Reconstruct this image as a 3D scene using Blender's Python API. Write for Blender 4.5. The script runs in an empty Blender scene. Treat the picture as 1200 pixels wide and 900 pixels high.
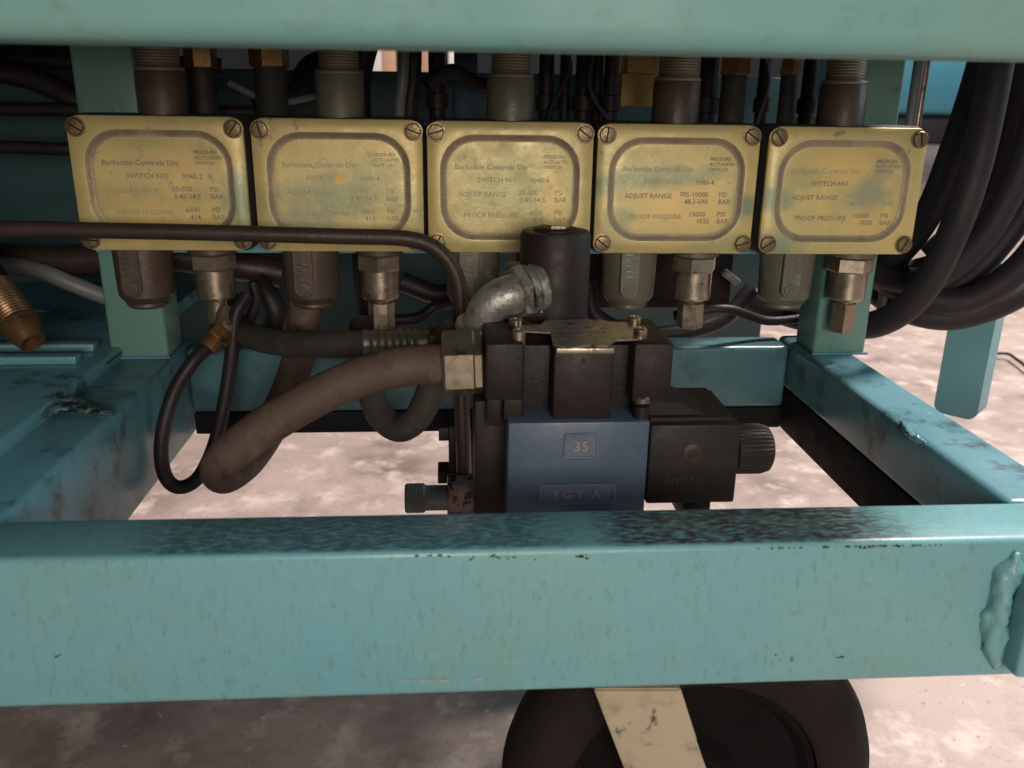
import bpy, bmesh, math, random
from mathutils import Vector, Matrix, noise
random.seed(7)
S = bpy.context.scene
COL = S.collection
R = math.radians

# ------------------------------------------------------------------ camera
CAMZ = .645
F = 1016.0
_d = Vector((-73, 339, -F)).normalized()
_h = Vector((1, -.015, 0)).normalized()
_u = _h.cross(_d).normalized()
if _u.y < 0: _u = -_u
_x = _d.cross(_u)
ROT = Matrix((_x, _d, _u))           # camera -> world (rows are world axes seen from the camera)
cam = bpy.data.cameras.new('camera'); camo = bpy.data.objects.new('camera', cam); COL.objects.link(camo)
camo.matrix_world = Matrix.Translation((0, 0, CAMZ)) @ ROT.to_4x4()
cam.sensor_width = 36; cam.lens = F / 1200 * 36; cam.clip_start = .02; cam.clip_end = 200
cam.dof.use_dof = True; cam.dof.focus_distance = .78; cam.dof.aperture_fstop = 9
S.camera = camo
def ray(px, py): return ROT @ Vector(((px - 600) / F, -(py - 450) / F, -1))
def P(px, py, Y):                    # point of the plane at depth Y
    r = ray(px, py); return Vector((0, 0, CAMZ)) + r * (Y / r.y)
def Zp(px, py, z):                   # point of the horizontal plane at height z
    r = ray(px, py); return Vector((0, 0, CAMZ)) + r * ((z - CAMZ) / r.z)

# ------------------------------------------------------------------ light
w = bpy.data.worlds.new('World'); S.world = w; w.use_nodes = True
w.node_tree.nodes['Background'].inputs[0].default_value = (.75, .80, .92, 1)
w.node_tree.nodes['Background'].inputs[1].default_value = .03
def area(name, loc, target, sx, sy, energy, col):
    l = bpy.data.lights.new(name, 'AREA'); l.shape = 'RECTANGLE'; l.size = sx; l.size_y = sy
    l.energy = energy; l.color = col
    o = bpy.data.objects.new(name, l); COL.objects.link(o); o.location = loc
    o.rotation_euler = (Vector(target) - Vector(loc)).to_track_quat('-Z', 'Y').to_euler(); return o
area('front_lamp', (.18, -1.1, .80), (.0, .7, .52), .6, .42, 20.5, (1, .905, .79))
area('ceiling_lamp', (3.3, 2.2, 5.6), (.45, 1.2, 0), 0.7, 0.7, 760, (1, .89, .83))
area('side_lamp', (2.6, .9, 1.5), (.4, .8, .4), .8, .8, 22, (.62, .86, 1))
area('machine_fill', (7.5, 10.5, 5.5), (10.5, 15, 1), 1.5, 1.5, 260, (.9, .97, 1))  # unseen fill light added to brighten the far machine
area('high_lamp', (.5, -.9, 2.3), (.1, .5, .4), .7, .5, 6, (.55, .82, 1))
S.view_settings.view_transform = 'Standard'; S.view_settings.look = 'None'
S.view_settings.exposure = 0; S.view_settings.gamma = 1

# ------------------------------------------------------------------ materials
def mat(name, c1, c2=None, scale=12, rough=.5, rvar=.12, metal=0, wear=None, wear2=None, bump=.15, bscale=120,
        stretch=(1, 1, 1), rnd=False, spec=.5, coat=0, patches=None, extra=()):
    m = bpy.data.materials.new(name); m.use_nodes = True; nt = m.node_tree; N = nt.nodes; L = nt.links
    b = N['Principled BSDF']; c2 = c2 or tuple(x * .75 for x in c1)
    tc = N.new('ShaderNodeTexCoord'); mp = N.new('ShaderNodeMapping'); mp.inputs['Scale'].default_value = stretch
    L.new(tc.outputs['Object'], mp.inputs[0]); vec = mp.outputs[0]
    if rnd:
        oi = N.new('ShaderNodeObjectInfo'); mu = N.new('ShaderNodeMath'); mu.operation = 'MULTIPLY'; mu.inputs[1].default_value = 37
        L.new(oi.outputs['Random'], mu.inputs[0])
        ad = N.new('ShaderNodeVectorMath'); ad.operation = 'ADD'; L.new(mp.outputs[0], ad.inputs[0]); L.new(mu.outputs[0], ad.inputs[1]); vec = ad.outputs[0]
    def nz(sc, det=6, ro=.6, v=None):
        n = N.new('ShaderNodeTexNoise'); n.inputs['Scale'].default_value = sc; n.inputs['Detail'].default_value = det
        n.inputs['Roughness'].default_value = ro; L.new(v or vec, n.inputs['Vector']); return n
    def ramp(src, a, bb):
        r = N.new('ShaderNodeMapRange'); r.inputs[1].default_value = a; r.inputs[2].default_value = bb; L.new(src, r.inputs[0]); return r.outputs[0]
    def mix(f, A, B):
        x = N.new('ShaderNodeMix'); x.data_type = 'RGBA'
        for s, v in ((0, f), (6, A), (7, B)):
            if isinstance(v, tuple): x.inputs[s].default_value = v if len(v) == 4 else (*v, 1)
            else: L.new(v, x.inputs[s])
        return x.outputs[2]
    n1 = nz(scale); col = mix(ramp(n1.outputs[0], .3, .7), c1, c2)
    for wv in (*extra, wear, wear2):
        if not wv: continue
        wc, ws, thr, wid = wv[:4]; v = vec
        if len(wv) > 4:
            m2 = N.new('ShaderNodeMapping'); m2.inputs['Scale'].default_value = wv[4]; L.new(vec, m2.inputs[0]); v = m2.outputs[0]
        f = ramp(nz(ws, 8, .65, v).outputs[0], thr, thr + wid)
        if len(wv) > 5 and wv[5] == 'top':      # grime that has settled on the level faces
            g = N.new('ShaderNodeNewGeometry'); s = N.new('ShaderNodeSeparateXYZ'); L.new(g.outputs['Normal'], s.inputs[0])
            se = N.new('ShaderNodeSeparateXYZ'); L.new(tc.outputs['Object'], se.inputs[0])
            cr = N.new('ShaderNodeValToRGB'); cr.color_ramp.elements[0].color = (.25, .25, .25, 1)
            L.new(ramp(se.outputs[0], -.30, .40), cr.inputs[0])
            for k, (x_, v_) in enumerate(((-.20, .15), (-.16, .75), (.05, .7), (.08, .25), (.105, .95), (.25, 1), (.29, .25), (.33, .05))):
                e = cr.color_ramp.elements.new((x_ + .30) / .70); e.color = (v_, v_, v_, 1)
            cr.color_ramp.elements[-1].color = (0, 0, 0, 1)
            jm = N.new('ShaderNodeMath'); jm.operation = 'MULTIPLY'; L.new(cr.outputs[0], jm.inputs[0]); L.new(ramp(nz(16, 4, .6).outputs[0], .15, .42), jm.inputs[1]); big = jm.outputs[0]
            wc = mix(ramp(se.outputs[0], .05, .12), wc, (.035, .020, .018))
            q = N.new('ShaderNodeMath'); q.operation = 'MULTIPLY'; L.new(ramp(s.outputs[2], .75, .98), q.inputs[0]); L.new(big, q.inputs[1])
            q2 = N.new('ShaderNodeMath'); q2.operation = 'MULTIPLY'; L.new(q.outputs[0], q2.inputs[0]); L.new(f, q2.inputs[1]); f = q2.outputs[0]
        col = mix(f, col, wc)
    if patches:                          # overspray and dirt blotches with a place of their own
        wob = nz(45, 8, .7)
        for (x_, z_, rx, rz, cc, st) in patches:
            m3 = N.new('ShaderNodeMapping'); m3.vector_type = 'POINT'; m3.inputs['Location'].default_value = (-x_ / rx, 0, -z_ / rz); m3.inputs['Scale'].default_value = (1 / rx, 0, 1 / rz)
            L.new(tc.outputs['Object'], m3.inputs[0]); ln = N.new('ShaderNodeVectorMath'); ln.operation = 'LENGTH'; L.new(m3.outputs[0], ln.inputs[0])
            sb = N.new('ShaderNodeMath'); sb.operation = 'MULTIPLY_ADD'; sb.inputs[1].default_value = 1.9; L.new(wob.outputs[0], sb.inputs[0]); L.new(ln.outputs['Value'], sb.inputs[2])
            q = N.new('ShaderNodeMath'); q.operation = 'MULTIPLY'; q.inputs[1].default_value = st * .78; L.new(ramp(sb.outputs[0], 2.15, 1.45), q.inputs[0])
            col = mix(q.outputs[0], col, cc)
    L.new(col, b.inputs['Base Color'])
    rr = N.new('ShaderNodeMapRange'); rr.inputs[3].default_value = max(.05, rough - rvar); rr.inputs[4].default_value = min(1, rough + rvar)
    L.new(nz(scale * 2.3).outputs[0], rr.inputs[0]); rr.inputs[1].default_value = .3; rr.inputs[2].default_value = .7
    L.new(rr.outputs[0], b.inputs['Roughness'])
    b.inputs['Metallic'].default_value = metal; b.inputs['Specular IOR Level'].default_value = spec
    b.inputs['Coat Weight'].default_value = coat
    if bump:
        bp = N.new('ShaderNodeBump'); bp.inputs['Strength'].default_value = bump; bp.inputs['Distance'].default_value = .002
        L.new(nz(bscale, 5, .6).outputs[0], bp.inputs['Height']); L.new(bp.outputs[0], b.inputs['Normal'])
    return m
TEAL, TEAL2 = (.115, .30, .355), (.15, .32, .325)
M = {}
M['teal'] = mat('teal_paint', TEAL, TEAL2, 5, .42, .1, wear=((.07, .12, .10), 30, .66, .06), bump=.12, bscale=90)
M['teal_upper'] = mat('teal_paint_upper', (.11, .25, .255), (.135, .255, .225), 6, .5, .1, wear=((.11, .21, .18), 90, .55, .15), bump=.12, bscale=90, spec=.3)
M['teal_post'] = mat('teal_paint_post', (.10, .225, .20), (.115, .22, .18), 9, .5, .1, wear=((.08, .14, .12), 50, .58, .12), bump=.12, bscale=90)
M['back'] = mat('back_beam_teal_shaded', (.065, .155, .175), (.05, .12, .14), 7, .35, .1, wear=((.03, .06, .07), 25, .52, .2), bump=.15, bscale=60)  # frame teal darkened, putting the back beam's shade into its colour
M['beam'] = mat('beam_paint', TEAL, TEAL2, 5, .40, .1,
    extra=(((.145, .285, .265), 14, .50, .25), ((.06, .10, .09), 480, .64, .05), ((.16, .335, .36), 90, .60, .12)), wear=((.105, .215, .195), 330, .55, .18, (1.0, 1.0, .30)), wear2=((.014, .024, .038), 300, .33, .22, (.40, 1.2, 1), 'top'), bump=.2, bscale=90)
M['deck'] = mat('deck_paint', (.09, .225, .27), (.105, .24, .285), 5, .34, .1, spec=.4, wear=((.025, .045, .055), 22, .53, .14), wear2=((.20, .30, .32), 60, .66, .05), bump=.2, bscale=30)
M['flat_black'] = mat('flat_black_steel', (.008, .012, .014), (.012, .011, .012), 20, .75, .1, bump=.2, spec=.15)  # even near-black colour of the lower strips
M['panel'] = mat('panel_teal_shaded', (.022, .066, .075), (.026, .07, .072), 5, .5, .1, bump=.1)  # frame teal darkened so the colour carries the shadow behind the switches
TL, GN, OR, BG = (.125, .225, .165), (.27, .28, .12), (.66, .43, .15), (.20, .235, .19)
PATCH = [[(.066, -.012, .016, .030, TL, .85), (.055, -.045, .03, .012, GN, .6), (-.01, .036, .035, .008, GN, .6), (.02, .02, .03, .025, OR, .5), (.0, -.03, .05, .02, OR, .4), (.045, .03, .018, .014, GN, .5)],
  [(-.005, -.008, .055, .020, TL, .62), (.03, .0, .03, .03, GN, .7), (-.03, -.03, .03, .012, TL, .6), (0, .045, .06, .012, OR, .4), (.048, -.03, .02, .02, GN, .6)],
  [(0, 0, .07, .05, GN, .75), (.04, -.01, .012, .04, OR, .5)],
  [(-.01, .012, .055, .011, TL, .7), (.066, -.014, .014, .014, TL, .85), (-.062, .004, .018, .012, TL, .7), (-.052, -.028, .016, .014, TL, .6), (.015, -.018, .04, .022, OR, .6), (.05, -.048, .03, .01, TL, .4)],
  [(.025, -.004, .022, .018, BG, .85), (.035, .018, .012, .014, BG, .6), (-.062, -.006, .018, .014, TL, .85), (-.058, -.050, .028, .016, TL, .75), (.0, .025, .03, .02, OR, .6), (.03, -.03, .03, .02, OR, .5), (-.04, .012, .03, .01, GN, .6)]]
for _i in range(5): M['cover%d' % _i] = mat('cover_paint', (.55, .43, .175), (.44, .37, .165), 26, .42, .1, wear=((.24, .20, .12), 110, .60, .10), wear2=((.62, .44, .16), 30, .52, .2), bump=.09, bscale=260, rnd=True, metal=.2, patches=PATCH[_i])
M['cover'] = mat('cover_paint', (.46, .37, .15), (.36, .31, .15), 22, .42, .1, wear=((.15, .26, .20), 9, .50, .22), wear2=((.58, .45, .20), 13, .50, .25), bump=.15, bscale=260, rnd=True, metal=.25)
M['groove'] = mat('groove_grime_shade', (.33, .26, .15), (.19, .15, .115), 40, .5, .1, wear=((.42, .34, .17), 12, .54, .2), bump=.35, bscale=260, rnd=True, metal=.2)  # grime on the groove walls, darkened further to stand in for shade
M['ink'] = mat('engraved_ink', (.14, .12, .09), (.30, .26, .15), 160, .6, bump=0)
M['housing'] = mat('housing', (.030, .022, .017), (.02, .022, .018), 20, .7, rnd=True)
M['hub'] = mat('cast_hub', (.13, .125, .09), (.10, .085, .06), 25, .5, wear=((.15, .26, .23), 14, .56, .1), bump=.3, rnd=True, metal=.2)
M['hub_brown'] = mat('brown_hub', (.085, .056, .038), (.055, .038, .03), 25, .5, bump=.3, rnd=True, metal=.2)
M['steel'] = mat('fitting_steel', (.42, .34, .25), (.28, .22, .17), 40, .33, .1, metal=.85, wear=((.12, .08, .05), 60, .58, .1), bump=.15, rnd=True)
M['thread'] = mat('thread_steel', (.25, .22, .15), (.15, .13, .09), 40, .5, metal=.5, bump=.2)
M['brass'] = mat('brass', (.34, .19, .07), (.19, .105, .045), 40, .38, .1, metal=.8, wear=((.06, .05, .03), 50, .56, .1), bump=.2, rnd=True)
M['oldbrass'] = mat('old_brass', (.22, .12, .05), (.12, .07, .035), 40, .42, .1, metal=.65, wear=((.04, .03, .02), 50, .55, .1), bump=.2)
M['ferrule'] = mat('ferrule_steel', (.16, .14, .11), (.10, .09, .075), 40, .4, .1, metal=.6, bump=.2)
M['darkhose'] = mat('dark_hose', (.048, .040, .034), (.034, .029, .026), 18, .6, .1, spec=.3, wear=((.08, .07, .06), 40, .58, .12), bump=.3, bscale=300)
M['brassblock'] = mat('brass_block', (.62, .40, .12), (.5, .31, .09), 25, .55, .1, metal=.2, wear=((.10, .07, .03), 50, .6, .1), bump=.3)
M['screw'] = mat('screw_brass', (.22, .16, .08), (.12, .09, .05), 200, .42, metal=.7, bump=.2, rnd=True)
M['hose'] = mat('hose_brown', (.115, .072, .054), (.07, .047, .037), 18, .65, .1, spec=.3, wear=((.035, .028, .026), 45, .56, .12), wear2=((.17, .12, .09), 26, .53, .16, (1, 1, .6)), bump=.4, bscale=300)
M['rubber'] = mat('black_rubber', (.020, .014, .014), (.013, .010, .012), 20, .5, .1, bump=.25, bscale=250, rnd=True, spec=.3)
M['bundle'] = mat('bundle_rubber', (.020, .013, .014), (.012, .009, .014), 14, .6, .08, bump=.25, bscale=260, rnd=True, spec=.3)
M['greyhose'] = mat('grey_hose', (.16, .17, .17), (.12, .12, .12), 20, .5, bump=.2)
M['pipe'] = mat('pipe_brown', (.050, .030, .024), (.032, .020, .018), 30, .45, .08, metal=.1, spec=.35, bump=.2, bscale=200)
M['black'] = mat('black_paint', (.022, .013, .0115), (.015, .0095, .009), 30, .55, .1, spec=.28, wear=((.07, .045, .04), 40, .66, .06), bump=.2)
M['blue'] = mat('blue_paint', (.060, .092, .140), (.052, .078, .120), 15, .45, .08, wear=((.10, .10, .13), 45, .64, .06), bump=.1, bscale=160)
M['bluelet'] = mat('cast_letters', (.13, .14, .19), (.10, .11, .16), 60, .5, bump=.4)
M['plate'] = mat('name_plate', (.40, .33, .26), (.30, .24, .19), 60, .35, .1, metal=.7, wear=((.06, .05, .04), 90, .58, .08), bump=.3)
M['silver'] = mat('cast_silver', (.42, .41, .38), (.30, .29, .27), 50, .45, .1, metal=.7, wear=((.12, .10, .08), 40, .54, .1), bump=.35, bscale=240)
M['white'] = mat('pale_mark', (.30, .28, .26), None, 60, .6, bump=0)
M['pitted'] = mat('pitted_steel', (.22, .16, .13), (.15, .10, .09), 40, .45, metal=.4, wear=((.015, .012, .012), 70, .5, .04), bump=.5)
M['tyre'] = mat('tyre', (.016, .010, .008), (.009, .0065, .006), 12, .8, spec=.2, bump=.3, bscale=100)
M['rim'] = mat('rim', (.007, .0055, .006), None, 12, .85, spec=.12, bump=.2)
M['cream'] = mat('cream_paint', (.42, .35, .25), (.34, .28, .19), 9, .6, extra=(((.18, .14, .09), 14, .52, .15),), wear=((.05, .04, .03), 40, .57, .07), bump=.35, bscale=90)
M['weld'] = mat('weld', (.07, .14, .15), (.05, .08, .09), 60, .4, wear=((.015, .015, .015), 70, .5, .06), bump=.8, bscale=150)
M['scuff'] = mat('scuff', (.40, .30, .24), (.25, .3, .27), 300, .7, bump=0)
M['rust'] = mat('rust', (.10, .05, .03), (.05, .035, .03), 200, .7, bump=.3)
M['concrete'] = mat('concrete', (.44, .35, .315), (.30, .23, .205), 1.6, .62, .15, extra=(((.19, .14, .125), 4.5, .47, .2), ((.55, .46, .42), 13, .52, .14)), wear=((.24, .18, .16), 90, .60, .10), wear2=((.56, .48, .44), 60, .64, .08), bump=.35, bscale=90)
M['wall'] = mat('hall_wall', (.55, .52, .50), (.45, .42, .40), 1, .8, bump=0)
M['farblue'] = mat('far_blue', (.10, .38, .50), (.16, .42, .5), 2, .5, bump=0)
M['darkblue'] = mat('dark_blue_panel', (.03, .10, .16), None, 5, .5, bump=0)
M['fardark'] = mat('far_dark', (.06, .05, .06), None, 3, .6, bump=0)
M['farbeige'] = mat('far_beige', (.55, .36, .24), (.5, .3, .2), 3, .7, bump=0)
M['farwhite'] = mat('far_white', (.85, .85, .82), None, 3, .7, bump=0)
M['farred'] = mat('far_red', (.35, .09, .05), None, 3, .7, bump=0)

# ------------------------------------------------------------------ mesh helpers
def obj(name, bm, m, parent=None, sharp=35, loc=None):
    root = parent
    while root is not None and root.parent is not None: root = root.parent
    off = Vector(root.location) if root is not None else (Vector(loc) if loc is not None else Vector((0, 0, 0)))
    for v in bm.verts: v.co -= off
    bmesh.ops.recalc_face_normals(bm, faces=bm.faces)
    me = bpy.data.meshes.new(name); bm.to_mesh(me); bm.free()
    for p in me.polygons: p.use_smooth = True
    me.set_sharp_from_angle(angle=R(sharp))
    me.materials.append(M[m] if isinstance(m, str) else m)
    o = bpy.data.objects.new(name, me); COL.objects.link(o)
    if parent is not None: o.parent = parent
    elif loc is not None: o.location = off
    return o
def thing(name, label, cat, loc=(0, 0, 0), group=None):
    o = bpy.data.objects.new(name, None); COL.objects.link(o); o.location = loc; o.empty_display_size = .05
    return tag(o, label, cat, group)
def tag(o, label, cat, group=None):
    o['label'] = label; o['category'] = cat
    if group: o['group'] = group
    return o
def BM(): return bmesh.new()
def box(bm, a, b, bev=0, seg=2):
    a, b = Vector(a), Vector(b); c = (a + b) / 2; s = b - a
    r = bmesh.ops.create_cube(bm, size=1, matrix=Matrix.Translation(c) @ Matrix.Diagonal((abs(s.x), abs(s.y), abs(s.z), 1)))
    if bev:
        es = list({e for v in r['verts'] for e in v.link_edges})
        bmesh.ops.bevel(bm, geom=es, offset=bev, segments=seg, affect='EDGES', profile=.5)
    return bm
def frame(ax):
    ax = Vector(ax).normalized(); t = Vector((0, 0, 1)) if abs(ax.z) < .9 else Vector((0, -1, 0))
    u = t.cross(ax).normalized(); return u, ax.cross(u).normalized(), ax
def lathe(bm, p0, ax, prof, seg=32, rot=0, cap=True):     # prof: (radius, distance along axis)
    u, v, a = frame(ax); p0 = Vector(p0); rings = []
    for r, t in prof:
        rings.append([bm.verts.new(p0 + a * t + (u * math.cos(rot + 2 * math.pi * i / seg) + v * math.sin(rot + 2 * math.pi * i / seg)) * r) for i in range(seg)])
    for A, B in zip(rings, rings[1:]):
        for i in range(seg): bm.faces.new((A[i], A[(i + 1) % seg], B[(i + 1) % seg], B[i]))
    if cap: bm.faces.new(rings[0][::-1]); bm.faces.new(rings[-1])
    return bm
def hexp(bm, p0, ax, r, L, c=.0012, rot=0, r2=None):
    return lathe(bm, p0, ax, [(r - c, 0), (r, c), (r2 or r, L - c), ((r2 or r) - c, L)], 6, rot)
def threads(r, L, n, d=.0008):
    o = []
    for i in range(n): o += [(r, L * i / n), (r - d, L * (i + .5) / n)]
    return o + [(r, L)]
def smooth(pts, k=8):
    if len(pts) < 3: return [Vector(p) for p in pts]
    P_ = [Vector(p) for p in pts]; P_ = [P_[0] * 2 - P_[1]] + P_ + [P_[-1] * 2 - P_[-2]]; out = []
    for i in range(1, len(P_) - 2):
        a, b, c, d = P_[i - 1:i + 3]
        for j in range(k):
            t = j / k
            out.append(.5 * ((2 * b) + (c - a) * t + (2 * a - 5 * b + 4 * c - d) * t * t + (3 * b - a - 3 * c + d) * t ** 3))
    return out + [P_[-2]]
def tube(bm, pts, r, seg=20, k=8, jit=0, rf=None):
    p = smooth(pts, k); n = len(p); rings = []; u = None
    for i in range(n):
        t = (p[min(i + 1, n - 1)] - p[max(i - 1, 0)]).normalized()
        if u is None: u = frame(t)[0]
        u = (u - t * u.dot(t)).normalized(); v = t.cross(u)
        rr = r * (rf(i / (n - 1)) if rf else 1)
        rings.append([bm.verts.new(p[i] + (u * math.cos(2 * math.pi * j / seg) + v * math.sin(2 * math.pi * j / seg)) * rr * (1 + (random.uniform(-jit, jit) if jit else 0))) for j in range(seg)])
    for A, B in zip(rings, rings[1:]):
        for i in range(seg): bm.faces.new((A[i], A[(i + 1) % seg], B[(i + 1) % seg], B[i]))
    bm.faces.new(rings[0][::-1]); bm.faces.new(rings[-1]); return bm
def pp(l): return [P(*q) for q in l]
def weld(bm, pts, r, n=14, seg=14, lump=.6):
    p = smooth(pts, max(3, n)); rings = []; u = None; m = len(p)
    for i in range(m):
        t = (p[min(i + 1, m - 1)] - p[max(i - 1, 0)]).normalized()
        if u is None: u = frame(t)[0]
        u = (u - t * u.dot(t)).normalized(); v = t.cross(u); e = min(1, .35 + 3 * min(i, m - 1 - i) / m)
        ring = []
        for j in range(seg):
            dr = u * math.cos(2 * math.pi * j / seg) + v * math.sin(2 * math.pi * j / seg); q = p[i] + dr * r
            k = 1 + lump * noise.noise(q * (.9 / r)) + .25 * noise.noise(q * (2.4 / r))
            ring.append(bm.verts.new(p[i] + dr * r * e * k))
        rings.append(ring)
    for A, B in zip(rings, rings[1:]):
        for i in range(seg): bm.faces.new((A[i], A[(i + 1) % seg], B[(i + 1) % seg], B[i]))
    bm.faces.new(rings[0][::-1]); bm.faces.new(rings[-1]); return bm
def rrect(w, h, r, n=7):
    o = []
    for cx, cz, a0 in ((w / 2 - r, h / 2 - r, 0), (-w / 2 + r, h / 2 - r, 90), (-w / 2 + r, -h / 2 + r, 180), (w / 2 - r, -h / 2 + r, 270)):
        for i in range(n + 1): a = R(a0 + 90 * i / n); o.append((cx + r * math.cos(a), cz + r * math.sin(a)))
    return o
def loft(bm, c, loops):                # loops of (outline, y); front faces look to -Y
    rings = [[bm.verts.new((c[0] + x, y, c[2] + z)) for x, z in ol] for ol, y in loops]
    n = len(rings[0])
    for A, B in zip(rings, rings[1:]):
        for i in range(n): bm.faces.new((A[i], A[(i + 1) % n], B[(i + 1) % n], B[i]))
    bm.faces.new(rings[0]); bm.faces.new(rings[-1]); return bm
def prism(bm, pts, vec):
    a = [bm.verts.new(p) for p in pts]; b = [bm.verts.new(Vector(p) + Vector(vec)) for p in pts]; n = len(a)
    bm.faces.new(a); bm.faces.new(b[::-1])
    for i in range(n): bm.faces.new((a[i], b[i], b[(i + 1) % n], a[(i + 1) % n]))
    return bm
def text(bm, s, x, y, z, size, sx=1, mtx=None, align='LEFT', off=0):
    cu = bpy.data.curves.new('t', 'FONT'); cu.body = s; cu.size = size; cu.align_x = align; cu.extrude = .00012; cu.resolution_u = 2; cu.offset = off or .00010
    o = bpy.data.objects.new('t', cu); COL.objects.link(o); dg = bpy.context.evaluated_depsgraph_get()
    me = bpy.data.meshes.new_from_object(o.evaluated_get(dg))
    me.transform((mtx if mtx is not None else Matrix.Translation((x, y, z)) @ Matrix.Rotation(R(90), 4, 'X')) @ Matrix.Diagonal((sx, 1, 1, 1)))
    bm.from_mesh(me); bpy.data.objects.remove(o); bpy.data.curves.remove(cu); bpy.data.meshes.remove(me); return bm

# ------------------------------------------------------------------ setting
bm = BM(); g = bmesh.ops.create_grid(bm, x_segments=60, y_segments=60, size=45, matrix=Matrix.Translation((0, 18, -.012)))
o = obj('floor', bm, 'concrete'); o['kind'] = 'structure'
bm = BM(); box(bm, (-45, 34, 0), (45, 34.3, 9)); o = obj('hall_wall', bm, 'wall'); tag(o, 'pale blurred hall wall far behind the cart', 'wall')

# ------------------------------------------------------------------ cart frame
cart = thing('cart_frame', 'teal painted welded steel tube cart frame carrying the switches and valve', 'cart frame', (0, .7, .29))
ZB, ZT = .292, .393; XL, XR = -.278, .370
bm = BM(); box(bm, (-1.0, .450, ZB), (.62, .500, ZT), .0045, 3); obj('front_beam', bm, 'beam', cart)
bm = BM(); box(bm, (-1.0, .395, .664), (.80, .445, .765), .010, 5); obj('upper_beam', bm, 'teal_upper', cart)
bm = BM(); box(bm, (XL - .052, .5005, ZB + .001), (XL, .93, ZT - .001), .004, 3); obj('side_rail', bm, 'deck', cart)
bm = BM(); box(bm, (XR + .0015, .5012, ZB - .001), (XR + .045, .93, .3385), .002, 2); obj('lower_strip', bm, 'flat_black', cart)  # near-black strip, made taller to paint shade on the rail's inner face
bm = BM(); box(bm, (XR, .5005, .339), (XR + .053, .93, ZT - .001), .006, 3); obj('side_rail', bm, 'deck', cart)
bm = BM(); box(bm, (XL + .002, .8915, ZB + .001), (XR - .001, .93, .3175), .002, 2); obj('lower_strip', bm, 'flat_black', cart)
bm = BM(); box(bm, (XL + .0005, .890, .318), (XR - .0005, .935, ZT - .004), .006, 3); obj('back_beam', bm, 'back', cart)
for a, b in ((XL - .060, XL - .004), (XR + .008, XR + .064)):
    bm = BM(); box(bm, (a, .850, ZT - .002), (b, .900, .80), .004, 3); obj('post', bm, 'teal_post', cart)
bm = BM(); box(bm, (XL - .058, .845, .498), (XR + .062, .8495, .620), .001); obj('mounting_strip', bm, 'teal', cart)
for a, b in ((XL - .062, XL - .002), (XR + .006, XR + .066)):
    bm = BM(); weld(bm, [(a, .848, ZT), (b, .848, ZT)], .0042, 22); obj('weld', bm, 'deck', cart, 60)
# deck plate on the left, its crusted weld and edge
bm = BM(); box(bm, (-1.2, .512, .388), (-.3265, 1.16, .404), .003); obj('deck_plate', bm, 'deck', cart)
for q_, r_ in (([Zp(48, 494, .394), Zp(72, 480, .396), Zp(104, 484, .395), Zp(134, 490, .394)], .0052), ([Zp(62, 476, .396), Zp(84, 473, .396), Zp(104, 478, .395)], .0045), ([Zp(122, 430, .396), Zp(142, 416, .396)], .0055)):
    bm = BM(); weld(bm, q_, r_, 16); obj('weld', bm, 'weld', cart, 60)
for w_ in [o for o in cart.children if o.name.startswith('weld') and o.data.materials[0] == M['weld']]:
    for v_ in w_.data.vertices: v_.co.z = .112 + (v_.co.z - .112) * .6
for y_ in (428, 413):
    q = Zp(60, y_, .404); bm = BM(); box(bm, (-1.2, q.y, .4042), (-.345, q.y + .016, .412), .0015); obj('deck_rib', bm, 'deck', cart)
# stub bracket on the right end of the front beam
bm = BM(); box(bm, (.348, .431, .305), (.47, .4493, .372), .003, 3); obj('bracket', bm, 'teal', cart)
bm = BM(); weld(bm, [(.346, .450, .384), (.341, .450, .366), (.339, .450, .345), (.341, .450, .322), (.348, .450, .300)], .0085, 8, 22, .42)
for v_ in bm.verts:
    v_.co.y += .0007 * math.sin(v_.co.z * 900 + v_.co.x * 500) * (1 if v_.co.y < .449 else 0)
obj('weld', bm, 'beam', cart, 70)
bm = BM(); weld(bm, [Zp(1056, 493, .391), Zp(1068, 510, .391), Zp(1085, 520, .391)], .003, 12); obj('weld', bm, 'deck', cart, 60)
# peeled lettering strip and chips on the front beam
bm = BM()
for i in range(30):
    px = 466 + i * 4.1 + random.uniform(-1, 1); wd = random.uniform(1.5, 4); yy = 797 + random.uniform(-1.5, 1.5)
    if i > 14 and random.random() < .5: continue
    a = P(px, yy, .4496); sc = .0005
    box(bm, (a.x, .4494, a.z - random.uniform(.4, .9) * .001), (a.x + wd * sc, .4499, a.z + random.uniform(.4, 1.6) * .001))
obj('scuff_mark', bm, 'scuff', cart)
bm = BM()
for cx, cy, n, sp in ((682, 652, 14, 5), (1025, 639, 40, 30), (985, 770, 4, 4), (920, 771, 4, 6), (500, 651, 10, 22), (590, 653, 12, 18), (68, 770, 3, 3), (960, 640, 14, 40)):
    for i in range(n):
        p = P(cx + random.gauss(0, sp), cy + random.gauss(0, 1.4), .4497)
        if p.z > ZT - .003: p.z = ZT - .003
        s = random.uniform(.0003, .0011)
        prism(bm, [(p.x + s * random.uniform(.6, 1.5) * math.cos(t * 1.05), .4494, p.z + s * .7 * random.uniform(.6, 1.2) * math.sin(t * 1.05)) for t in range(6)], (0, .0005, 0))
pc = obj('paint_chips', bm, 'rust', cart); pc['kind'] = 'stuff'
# tank / back panel in shade-darkened teal, and shade deck above
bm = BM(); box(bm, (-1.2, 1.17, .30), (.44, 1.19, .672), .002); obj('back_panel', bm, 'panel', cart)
bm = BM(); box(bm, (-1.2, .4455, .757), (.47, 1.3, .763)); obj('shade_deck', bm, 'panel', cart)  # unseen sheet added overhead to keep the cart's inside dark
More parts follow.
